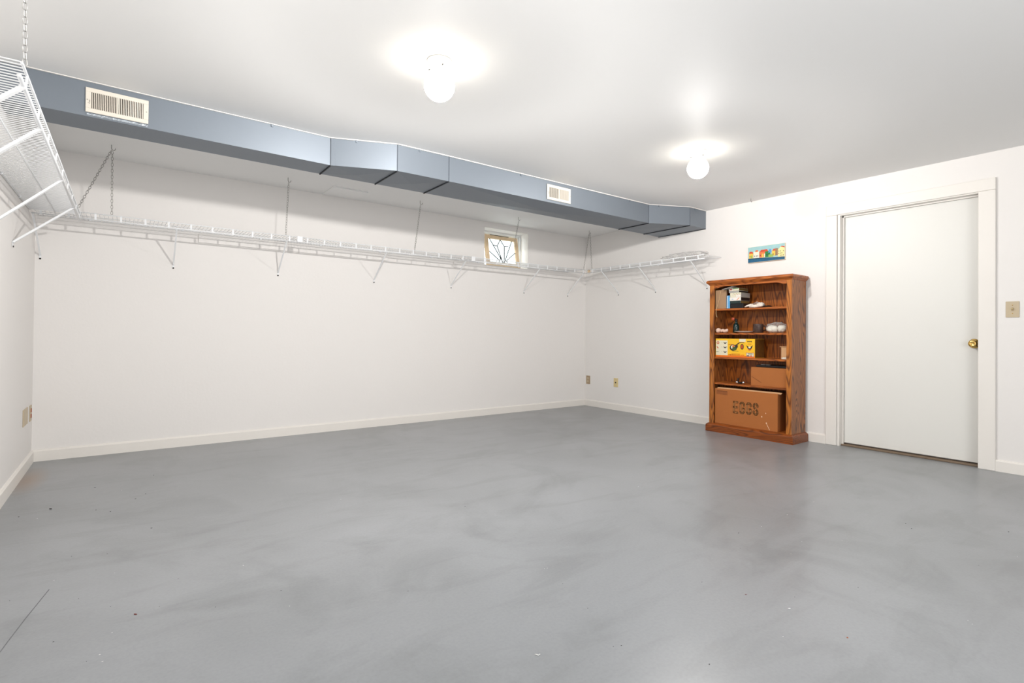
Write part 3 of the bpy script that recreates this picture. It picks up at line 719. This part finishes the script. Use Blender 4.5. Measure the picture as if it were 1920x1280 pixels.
# crown moulding
def ring(mb, prof, x0, x1, y0, y1):
    """mitred moulding round front and two sides: prof = [(outset, z)]"""
    n = len(prof); vs = []
    for (o, z) in prof: vs += [(x1, y0+o, z), (x0-o, y0+o, z), (x0-o, y1-o, z), (x1, y1-o, z)]
    fs = []
    for i in range(n-1):
        for k in range(3): fs.append((i*4+k, i*4+k+1, (i+1)*4+k+1, (i+1)*4+k))
        fs.append((i*4+3, i*4, (i+1)*4, (i+1)*4+3))
    fs.append((0,1,2,3)); fs.append(tuple((n-1)*4+k for k in range(4))[::-1])
    return mb.add(vs, fs)
bp('crown', ring(MB(), [(0.0,1.482),(0.006,1.486),(0.010,1.492),(0.016,1.498),(0.022,1.503),(0.025,1.508),(0.025,1.520),(0.020,1.528),(0.012,1.532)], XFc, XB, YL, YR), m_oaky)
bp('base', ring(MB(), [(0.024,0.0),(0.024,0.060),(0.021,0.070),(0.012,0.078),(0.003,0.083),(0.0,0.084)], XFc, XB, YL+0.001, YR-0.001), m_oakbase)
bp('bottom_shelf', MB().box(XFc+0.004, XB-0.008, YR+0.018, YL-0.018, 0.060, 0.086), m_oaky)
SZ = [1.243, 1.0, 0.757, 0.496]
for z in SZ: bp('shelf', MB().bev(XFc+0.022, XB-0.010, YR+0.019, YL-0.019, z-0.019, z, 0.002), m_oaky)

# ---- contents (each thing stands by itself)
def boxthing(name, x0, x1, y0, y1, z0, z1, mt, label, cat, group=None, parts=(), rz=0.0, b=0.0015):
    ym = (y0+y1)/2; t = empty(name, (x0, ym, z0), label, cat, group)
    MB().bev(0, x1-x0, y0-ym, y1-ym, 0, z1-z0, b).build('body', mt, t)
    for nm, (a, bb_, c, d, e_, f), pmt in parts:
        MB().box(a, bb_, c, d, e_, f).build(nm, pmt, t)
    t.rotation_euler = (0, 0, rz)
    return t
z1 = SZ[0]+0.0005; XI = 5.372
# top shelf
boxthing('cardboard_folder', XI, XI+0.02, -2.136, -2.254, z1, 1.432, m_card2, 'flat grey-brown cardboard standing at the left of the top shelf', 'cardboard')
cord = MB().tube([(5.366,-2.200,1.425),(5.364,-2.185,1.35),(5.362,-2.168,1.28),(5.355,-2.160,1.250),(5.350,-2.158,1.235),(5.349,-2.157,1.20),(5.352,-2.160,1.175),(5.352,-2.168,1.158)], 0.0024, 6).build('jute_cord', m_jute)
tag(cord, 'thin beige cord hanging over the top shelf edge at left', 'cord')
boxthing('blue_book', XI, XI+0.17, -2.259, -2.292, z1, 1.372, m_blue, 'pale blue book standing left of the stack', 'book', None, [('spine_band', (-0.0006, 0, 0.004, 0.009, 0.002, 0.126), m_white)])
YS = -2.294
stack = [('video_box', z1, 1.2895, -2.296, -2.432, m_black, 'black box at the bottom of the stack on the top shelf', None),
         ('hardback_book', 1.290, 1.317, -2.296, -2.405, m_dgreen, 'dark book with olive page edges, second from the stack bottom', m_olive),
         ('video_box', 1.3175, 1.3525, -2.292, -2.408, m_white, 'white box with orange streak in the middle of the stack', m_black),
         ('game_box', 1.353, 1.3975, -2.296, -2.409, m_cream, 'cream printed box, thickest in the stack', m_grey),
         ('video_box', 1.398, 1.4175, -2.282, -2.388, m_grey, 'grey case second from the top of the stack', m_black),
         ('hardback_book', 1.418, 1.444, -2.281, -2.388, m_cream, 'green and cream book on top of the stack', m_olive)]
for nm, za, zb, ya, yb, mt, lb, sidem in stack:
    h_ = zb-za; w_ = yb-ya; pr_ = []
    if sidem: pr_.append(('page_edge', (0.004, 0.166, w_/2-0.0006, w_/2-0.0001, 0.002, h_-0.002), sidem))
    t = boxthing(nm, XI, XI+0.17, ya, yb, za, zb, mt, lb, 'book' if 'book' in nm else 'box', 'stack on the top shelf', pr_)
    if lb.startswith('green'):
        MB().box(-0.0006, 0, 0.048, 0.010, 0.002, h_-0.003).build('spine_label', m_white, t)
        MB().box(-0.0010, -0.0006, 0.042, 0.018, 0.006, h_-0.008).build('spine_mark', m_red, t)
        MB().box(-0.0006, 0, 0.006, -0.050, h_-0.009, h_-0.001).build('spine_band', m_green, t)
    if 'orange' in lb:
        MB().bar((-0.0006, -0.018, 0.006), (-0.0006, -0.042, h_-0.006), 0.005, 0.0008, (0,1,0)).build('print_streak', m_orange, t)
        MB().box(-0.0006, 0, 0.036, 0.020, 0.013, 0.018).build('print_mark', m_blue, t)
    if 'cream printed' in lb:
        for j in range(9): MB().box(-0.0006, 0, 0.03-0.009*j, 0.024-0.009*j, 0.020+0.006*((j*5) % 3), 0.024+0.006*((j*5) % 3)).build('print_mark', [m_grey, m_green, m_red][j % 3], t)
        MB().box(-0.0006, 0, -0.006, -0.056, 0.002, 0.022).build('paper_label', m_white, t)
tag(MB().bar((5.375, -2.233, 1.432), (5.375, -2.345, 1.455), 0.10, 0.004, (1,0,0)).build('paper_booklet', m_grey), 'grey booklet bridging the cardboard and the book stack', 'booklet')
cl_ = empty('white_cloth', (5.40, -2.53, z1), 'crumpled white cloth on the top shelf beside the stack', 'cloth')
mb = MB(); mb.blob((0,0.0,0.012), (0.035,0.05,0.018), 20, 12, 0.25, 5, 1, flat=-0.011).blob((0.01,-0.055,0.024), (0.03,0.036,0.025), 20, 12, 0.22, 6, 2, flat=-0.022)
mb.tube([(-0.02,0.085,0.009),(-0.02,0.06,0.018),(-0.01,0.035,0.028),(0,0.01,0.03)], [0.006,0.009,0.010,0.008], 8)
mb.build('folds', m_cloth, cl_)
o = MB().blob((0,0,0.008), (0.04,0.045,0.009), 20, 10, 0.1, 3, 5, flat=-0.0075).build('sunglasses_case', m_black, None, (5.40,-2.655,z1)); tag(o, 'small flat black case on the top shelf beside the cloth', 'case')
o = MB().blob((0,0,0.028), (0.03,0.03,0.03), 18, 12, 0.3, 7, 9, flat=-0.027).build('clear_wrapper', m_film, None, (5.47,-2.52,z1)); tag(o, 'crumpled clear wrapper behind the white cloth', 'wrapper')
# second shelf
z2 = SZ[1]+0.0005
sh = empty('seashell', (5.40, -2.19, z2), 'pinkish white seashell at the left end of the second shelf', 'shell')
mb = MB(); mb.blob((0,0.035,0.022), (0.028,0.030,0.024), 20, 12, 0.08, 2, 4, flat=-0.0215)
for k in range(5): mb.blob((0.0,-0.002-0.014*k,0.0195+0.003*math.sin(k*2)), (0.018-0.001*k,0.012,0.018), 14, 8, 0.12, 4, k, flat=-0.0155)
mb.build('shell_body', m_pink, sh)
bt = empty('dark_bottle', (5.47, -2.305, z2), 'dark green bottle with a terracotta nozzle on the second shelf', 'bottle')
MB().lathe([(0.0,0.0),(0.028,0.0),(0.030,0.004),(0.030,0.062),(0.026,0.082),(0.016,0.098),(0.011,0.108),(0.011,0.125),(0.0,0.126)], (0,0,0), 'z', 24).build('glass_body', m_dgreen, bt)
MB().lathe([(0.012,0.118),(0.013,0.122),(0.013,0.138),(0.0,0.140)], (0,0,0), 'z', 16).build('collar', m_black, bt)
MB().blob((-0.005,0.030,0.140), (0.012,0.018,0.016), 16, 10, 0.05, 2, 1).build('nozzle', m_terra, bt)
MB().tube([(0,0.0,0.134),(-0.003,0.022,0.140)], 0.008, 10).build('spout', m_black, bt)
pl2 = MB().lathe([(0.0,0.002),(0.04,0.001),(0.055,0.0),(0.06,0.002),(0.085,0.010),(0.100,0.014),(0.0995,0.0165),(0.084,0.0125),(0.058,0.0045),(0.0,0.0045)], (0,0,0), 'z', 40).build('saucer', m_white, None, (5.480,-2.395,z2)); tag(pl2, 'shallow white saucer lying on the second shelf', 'plate')
mg = empty('clay_mug', (5.425, -2.556, z2), 'dark brown mottled glazed mug on the second shelf', 'mug')
MB().lathe([(0.0,0.0),(0.042,0.0),(0.045,0.005),(0.0455,0.075),(0.047,0.084),(0.044,0.085),(0.041,0.076),(0.040,0.012),(0.0,0.010)], (0,0,0), 'z', 28).build('cup', m_mug, mg)
MB().tube([(0.02,-0.038,0.066),(0.025,-0.058,0.068),(0.028,-0.068,0.05),(0.026,-0.062,0.03),(0.02,-0.040,0.020)], 0.006, 8).build('handle', m_mug, mg)
bg2 = empty('cotton_bag', (5.43, -2.735, z2), 'clear bag with two white cotton rolls at the right of the second shelf', 'plastic bag')
MB().blob((0,0.045,0.036), (0.045,0.058,0.035), 22, 14, 0.07, 3, 2, flat=-0.034).build('cotton_roll', m_cotton, bg2)
MB().blob((0.0,-0.045,0.040), (0.040,0.042,0.034), 22, 14, 0.09, 3, 6).build('cotton_roll', m_cotton, bg2)
MB().blob((0,0,0.048), (0.055,0.105,0.050), 30, 18, 0.09, 5, 8, flat=-0.047).build('clear_film', m_film, bg2)
# third shelf: yellow toy box
z3 = SZ[2]+0.0005
yb_ = empty('toy_box', (5.362, -2.352, z3), 'yellow printed toy box lying on the third shelf', 'box')
BW, BH, BD = 0.410, 0.184, 0.18
MB().bev(0, BD, -BW/2, BW/2, 0, BH, 0.001).build('carton', m_yellow, yb_)
def dec(poly, mt, d=1, name='print'):
    x = -0.0005*d
    MB().add([(x, BW/2-a*BW, b*BH) for a, b in poly], [tuple(range(len(poly)))]).build(name, mt, yb_)
m_pw = mat('pale_print', rgb(226, 218, 190), 0.45); m_pk = mat('dark_print', rgb(48, 42, 40), 0.45); m_pr = mat('rust_print', rgb(196, 84, 30), 0.45); m_pg = mat('green_dark_print', rgb(70, 92, 48), 0.45); m_sided = mat('shaded_side_print', rgb(110, 72, 24), 0.5, var=0.5, vscale=40)
MB().box(0.004, BD-0.002, -BW/2-0.0005, -BW/2, 0.004, BH-0.003).build('shaded_print', m_sided, yb_)  # brown side print, darkened to put this side's shade into the colour
dec(R_(0.01,0.32,0.10,0.90), m_pw, 1)
dec(R_(0.0,1.0,0.0,0.09), m_orange, 1); dec(R_(0.62,0.78,0.84,0.99), m_pw, 1)
def wing(cx, cy, sx, sy, mt=m_pk, d=2): dec([(cx-sx,cy+sy),(cx-sx*0.3,cy+sy*0.2),(cx+sx*0.3,cy+sy*0.2),(cx+sx,cy+sy),(cx+sx*0.6,cy-sy*0.6),(cx,cy-sy),(cx-sx*0.6,cy-sy*0.6)], mt, d)
for cy in (0.77, 0.53, 0.28): wing(0.255, cy, 0.045, 0.055); dec([(0.16,cy),(0.175,cy),(0.175,cy+0.015),(0.16,cy+0.015)], m_pk, 2)
def disc(cx, cy, rx, ry, mt, d=2, n=18): dec([(cx+rx*math.cos(2*PI*k/n), cy+ry*math.sin(2*PI*k/n)) for k in range(n)], mt, d)
disc(0.065, 0.77, 0.036, 0.075, m_pr); disc(0.065, 0.77, 0.018, 0.04, m_pw, 3)
dec([(0.03,0.58),(0.05,0.60),(0.055,0.53),(0.085,0.50),(0.08,0.46),(0.045,0.47)], m_pr, 2); dec([(0.02,0.255),(0.10,0.275),(0.10,0.285),(0.02,0.29)], m_pg, 2)
disc(0.46, 0.52, 0.085, 0.17, m_pk); disc(0.46, 0.55, 0.055, 0.11, m_pw, 3); disc(0.50, 0.48, 0.06, 0.10, m_pg, 4); disc(0.47, 0.60, 0.03, 0.05, m_orange, 5); disc(0.55, 0.60, 0.035, 0.10, m_pk, 5)
dec([(0.34,0.69),(0.40,0.71),(0.47,0.70),(0.47,0.67),(0.40,0.68),(0.34,0.66)], m_pr, 2)
dec([(0.55,0.70),(0.60,0.79),(0.67,0.82),(0.75,0.80),(0.74,0.77),(0.67,0.79),(0.61,0.75),(0.58,0.68)], m_pk, 3)
disc(0.69, 0.58, 0.042, 0.15, m_pk, 3); disc(0.69, 0.58, 0.026, 0.11, m_pr, 4)
wing(0.875, 0.56, 0.08, 0.11, m_pk, 3); disc(0.875, 0.55, 0.03, 0.05, m_pw, 4); wing(0.875, 0.44, 0.045, 0.05, m_pr, 4)
for k in range(5): disc(0.83+0.022*k, 0.86, 0.010, 0.035 if k % 2 == 0 else 0.02, m_pk if k != 2 else m_pg, 3)
dec(R_(0.83,0.92,0.72,0.745), m_pr, 3)
rnd = random.Random(3); a = 0.34
while a < 0.73:
    wd2 = rnd.choice((0.012, 0.016, 0.020)); dec([(a,0.10),(a+wd2,0.10+rnd.uniform(0,0.02)),(a+wd2,0.15+rnd.uniform(0,0.02)),(a,0.16)], m_pr if a < 0.62 else m_orange, 2); a += wd2+0.007
dec(R_(0.42,0.64,0.19,0.205), m_pr, 2); dec(R_(0.44,0.60,0.33,0.345), m_pg, 2)
for r4 in ((0.79,0.985,0.06,0.28),): dec(R_(*r4), m_pr, 2); dec(R_(r4[0]+0.01,r4[1]-0.01,r4[2]+0.02,r4[3]-0.02), m_pw, 3)
dec(R_(0.81,0.87,0.09,0.14), m_pk, 4); dec(R_(0.89,0.94,0.09,0.14), m_pr, 4); dec(R_(0.83,0.95,0.19,0.23), m_pg, 4)
sb = boxthing('small_box', 5.41, 5.50, -2.782, -2.858, z3, 0.868, m_cardd, 'small beige open box at the right of the third shelf', 'box')
MB().bev(-0.006, 0.08, -0.044, 0.050, 0.112, 0.118, 0.001).build('lid_flap', m_cardd, sb)
o = MB().blob((0,0,0.008), (0.018,0.032,0.010), 18, 10, 0.25, 6, 11, flat=-0.0075).build('crumpled_tissue', m_cotton, None, (5.385,-2.828,z3)); tag(o, 'crumpled white tissue in front of the small beige box', 'tissue')
# fourth shelf
z4 = SZ[3]+0.0005
cs = empty('furniture_caster', (5.41, -2.385, z4), 'small black caster pair with chrome balls on the fourth shelf', 'caster')
MB().bev(-0.01, 0.02, -0.030, 0.022, 0.004, 0.018, 0.003).build('axle_block', m_black, cs)
for y in (0.03, -0.038): MB().lathe([(0.0,-0.015),(0.009,-0.012),(0.0145,-0.004),(0.0145,0.004),(0.009,0.012),(0.0,0.015)], (-0.006,y,0.0152), 'z', 20).build('chrome_ball', m_chrome, cs)
MB().tube([(0.004,0.024,0.012),(0.004,0.026,0.050),(0.006,0.022,0.056)], [0.009,0.006,0.003], 10).build('post', m_black, cs)
cbx = boxthing('cardboard_box', XI, XI+0.20, -2.515, -2.888, z4, 0.672, m_card, 'plain cardboard box at the right of the fourth shelf', 'box')
MB().bar((-0.0006, 0.180, 0.085), (-0.0006, 0.085, 0.032), 0.006, 0.0006, (0,0,1)).build('handwriting', mat('faded_marker', rgb(140, 82, 42), 0.8), cbx)
o = empty('dark_tray', (5.40, -2.70, 0.6727), 'dark tray resting on top of the plain cardboard box', 'tray')
MB().bev(0, 0.15, -0.15, 0.15, 0.0, 0.022, 0.004).build('tray_body', m_black, o)
for y in (0.10, 0.05): MB().lathe([(0.022,0.022),(0.022,0.026),(0.018,0.026),(0.018,0.022)], (0.04,y,0), 'z', 20).build('ring', m_grey, o)
# bottom: egg box
zb_ = 0.0865
eb = empty('egg_carton_box', (5.349, -2.466, zb_), 'large cardboard box printed EGGS filling the bottom shelf', 'box')
EW, EH, ED = 0.632, 0.352, 0.23
MB().bev(0, ED, -EW/2, EW/2, 0, EH, 0.002).build('carton', m_card, eb)
MB().prism([(0,0),(0.022,0.012),(0.0215,0.014),(-0.001,0.003)], (0.004, -EW/2-0.03, EH-0.003), (1,0,0), (0,0,1), (0, EW+0.01, 0)).build('top_flap', m_cardd, eb)
MB().add([(-0.0006, EW/2-0.018, EH-0.016), (-0.0006, EW/2-0.138, EH-0.020), (-0.0006, EW/2-0.138, EH-0.062), (-0.0006, EW/2-0.018, EH-0.056)], [(0,1,2,3)]).build('stamp_patch', mat('stamp_patch', rgb(144, 84, 42), 0.75, var=0.12, vscale=30), eb)
for j in range(9): MB().add([(-0.001, EW/2-0.028-0.012*j, EH-0.022), (-0.001, EW/2-0.036-0.012*j, EH-0.022), (-0.001, EW/2-0.036-0.012*j, EH-0.029-0.002*(j % 2)), (-0.001, EW/2-0.028-0.012*j, EH-0.029)], [(0,1,2,3)]).build('stamp_mark', mat('stamp_ink', rgb(110, 60, 30), 0.8), eb)
m_ink = mat('brown_ink', rgb(96, 58, 22), 0.8); m_fill = mat('pale_letter_fill', rgb(168, 114, 66), 0.8)
GLY = {'E': [[(.040,.113),(.012,.113),(.012,.012),(.040,.012)], [(.012,.064),(.036,.064)]],
       'G': [[(.040,.086),(.040,.101),(.033,.112),(.019,.112),(.012,.101),(.012,.024),(.019,.013),(.033,.013),(.040,.024),(.040,.058),(.031,.058)]],
       'S': [[(.040,.086),(.040,.101),(.033,.112),(.019,.112),(.012,.101),(.012,.086),(.018,.072),(.034,.054),(.040,.041),(.040,.024),(.033,.013),(.019,.013),(.012,.024),(.012,.040)]]}
for k, ch in enumerate('EGGS'):
    lo_ = None
    for wd4, mt, dx in ((0.0190, m_ink, -0.0006), (0.0105, m_fill, -0.0009)):
        mb = MB(); q = lambda p: Vector((dx, EW/2-0.198-k*0.0670-((p[0]-0.026)*1.28+0.026), 0.120+k*0.0013+p[1]))
        for path in GLY[ch]:
            for i in range(len(path)-1):
                A_, B_ = q(path[i]), q(path[i+1]); d = (B_-A_).normalized(); n = Vector((0, -d.z, d.y))*wd4/2
                mb.add([A_-n, B_-n, B_+n, A_+n], [(0,1,2,3)])
            for j, p in enumerate(path):
                c = q(p); sq = ch == 'E'
                if sq: mb.add([c+Vector((0,y*wd4/2,z*wd4/2)) for y, z in ((-1,-1),(1,-1),(1,1),(-1,1))], [(0,1,2,3)])
                else: mb.add([c+Vector((0, math.cos(t_*PI/6)*wd4/2, math.sin(t_*PI/6)*wd4/2)) for t_ in range(12)], [tuple(range(12))])
        o = mb.build('letter_outline' if mt is m_ink else 'letter_fill', mt, eb)
m_tape = mat('white_scuff', rgb(246, 214, 184), 0.5)
for (ya, za, yb2, zb2, wd3) in ((-0.168, 0.130, -0.170, 0.118, 0.008), (-0.205, 0.165, -0.207, 0.155, 0.005), (-0.212, 0.075, -0.214, 0.062, 0.009), (-0.214, 0.066, -0.243, 0.008, 0.0035)):
    MB().bar((-0.0006, ya, za), (-0.0006, yb2, zb2), wd3, 0.0008, (0,1,0)).build('scuff_mark', m_tape, eb)

# ------------------------------------------------------------------ debris on the floor
def chip(name, u, v, size, mt, label, seed, asp=0.4, hgt=0.3):
    x, y = onfloor(u, v)
    o = MB().blob((0,0,size*hgt*0.5), (size, size*asp, size*hgt*0.55), 8, 5, 0.25, 4, seed, flat=-size*hgt*0.5+0.0002).build(name, mt, None, (x, y, 0.0002)); o.rotation_euler = (0,0,-YAW+random.uniform(-0.3,0.3)); tag(o, label, 'debris'); return o
m_bk = mat('dark_chip', rgb(34, 30, 26), 0.7); m_rb = mat('red_brown_chip', rgb(112, 44, 36), 0.7); m_ob = mat('orange_chip', rgb(176, 96, 56), 0.7); m_wc = mat('white_chip', rgb(236, 236, 234), 0.6)
chip('bark_chip', 95, 954, 0.011, m_bk, 'black bark chip on the floor near the left wall', 1, 0.4)
chip('bark_chip', 178, 914, 0.0055, m_bk, 'small black chip on the floor near the back left corner', 2, 0.6)
chip('wood_chip', 253.5, 1151.5, 0.0068, m_rb, 'red-brown wood chip on the floor at lower left', 3, 0.45)
chip('wood_chip', 1398.6, 1114.5, 0.0035, m_rb, 'tiny red-brown chip on the floor below the bookcase reflection', 4, 0.6)
chip('clay_crumb', 1589, 1195.5, 0.0032, m_ob, 'orange crumb on the floor at lower right', 5, 0.9, 0.6)
chip('paper_scrap', 456, 1060, 0.0045, m_wc, 'white paper scrap on the floor left of centre', 6, 0.4)
chip('paper_scrap', 1480, 1141, 0.0052, m_wc, 'pale sliver of paper on the floor right of centre', 7, 0.35, 0.5)
chip('dark_crumb', 872, 949.5, 0.0032, m_bk, 'single black crumb in the middle of the floor', 8, 0.8)
x, y = onfloor(1008, 1228)
o = MB().tube([(-0.008,0.002,0.001),(-0.003,0.0,0.002),(0.002,-0.004,0.002),(0.005,0.001,0.002),(0.008,0.003,0.001)], 0.0011, 6).build('thread_curl', m_wc, None, (x, y, 0.0004)); o.rotation_euler = (0,0,-YAW); tag(o, 'curled white thread on the floor at the bottom centre', 'debris')
gr = MB(); gw = MB(); rnd = random.Random(12)
pix = [(35,969),(254,935),(273,926),(288,891),(299,1137),(404,1138),(334,1085),(284,990),(201,1038),(134,1043),(527,1107),(765,1108),(1285,1014),(1388,1028),(1385,999),(1316,1091),(1055,1094),(1102,1140),(1490,1119),(1609,1101),(1698,981),(1709,991),(1891,997),(162,1240),(147,1122),(100,1203),(18,1126),(1150,1212),(1165,1210),(1330,1245),(1835,1060),(207,1137),(180,956),(207,959)]
for (u, v) in pix:
    x, y = onfloor(u, v); s_ = 0.0016 if v > 1000 else 0.003; gr.blob((x, y, s_*0.3), (s_*rnd.uniform(0.8,1.5), s_*0.8, s_*0.3), 6, 4, 0.2, 3, int(u))
for (u, v) in [(228,919),(70,972),(101,1088),(215,1074),(639,936),(1197,912),(1428,987),(1526,941),(1579,1013),(1908,1043),(1815,1163),(1823,1170),(1468,1193),(192,1240),(187,1227),(210,1186),(543,1136),(1026,1065),(1021,1066),(1756,871),(705,801),(1503,1015),(1483,1038),(1476,965)]:
    x, y = onfloor(u, v); s_ = 0.0017 if v > 1000 else 0.0026; gw.blob((x, y, s_*0.3), (s_*rnd.uniform(0.8,1.6), s_*0.7, s_*0.3), 6, 4, 0.2, 3, int(u))
o = gr.build('floor_grit', m_bk, None, None, None, 'stuff'); tag(o, 'scattered dark grit specks across the grey floor', 'grit')
o = gw.build('floor_lint', m_wc, None, None, None, 'stuff'); tag(o, 'scattered white lint specks across the grey floor', 'lint')
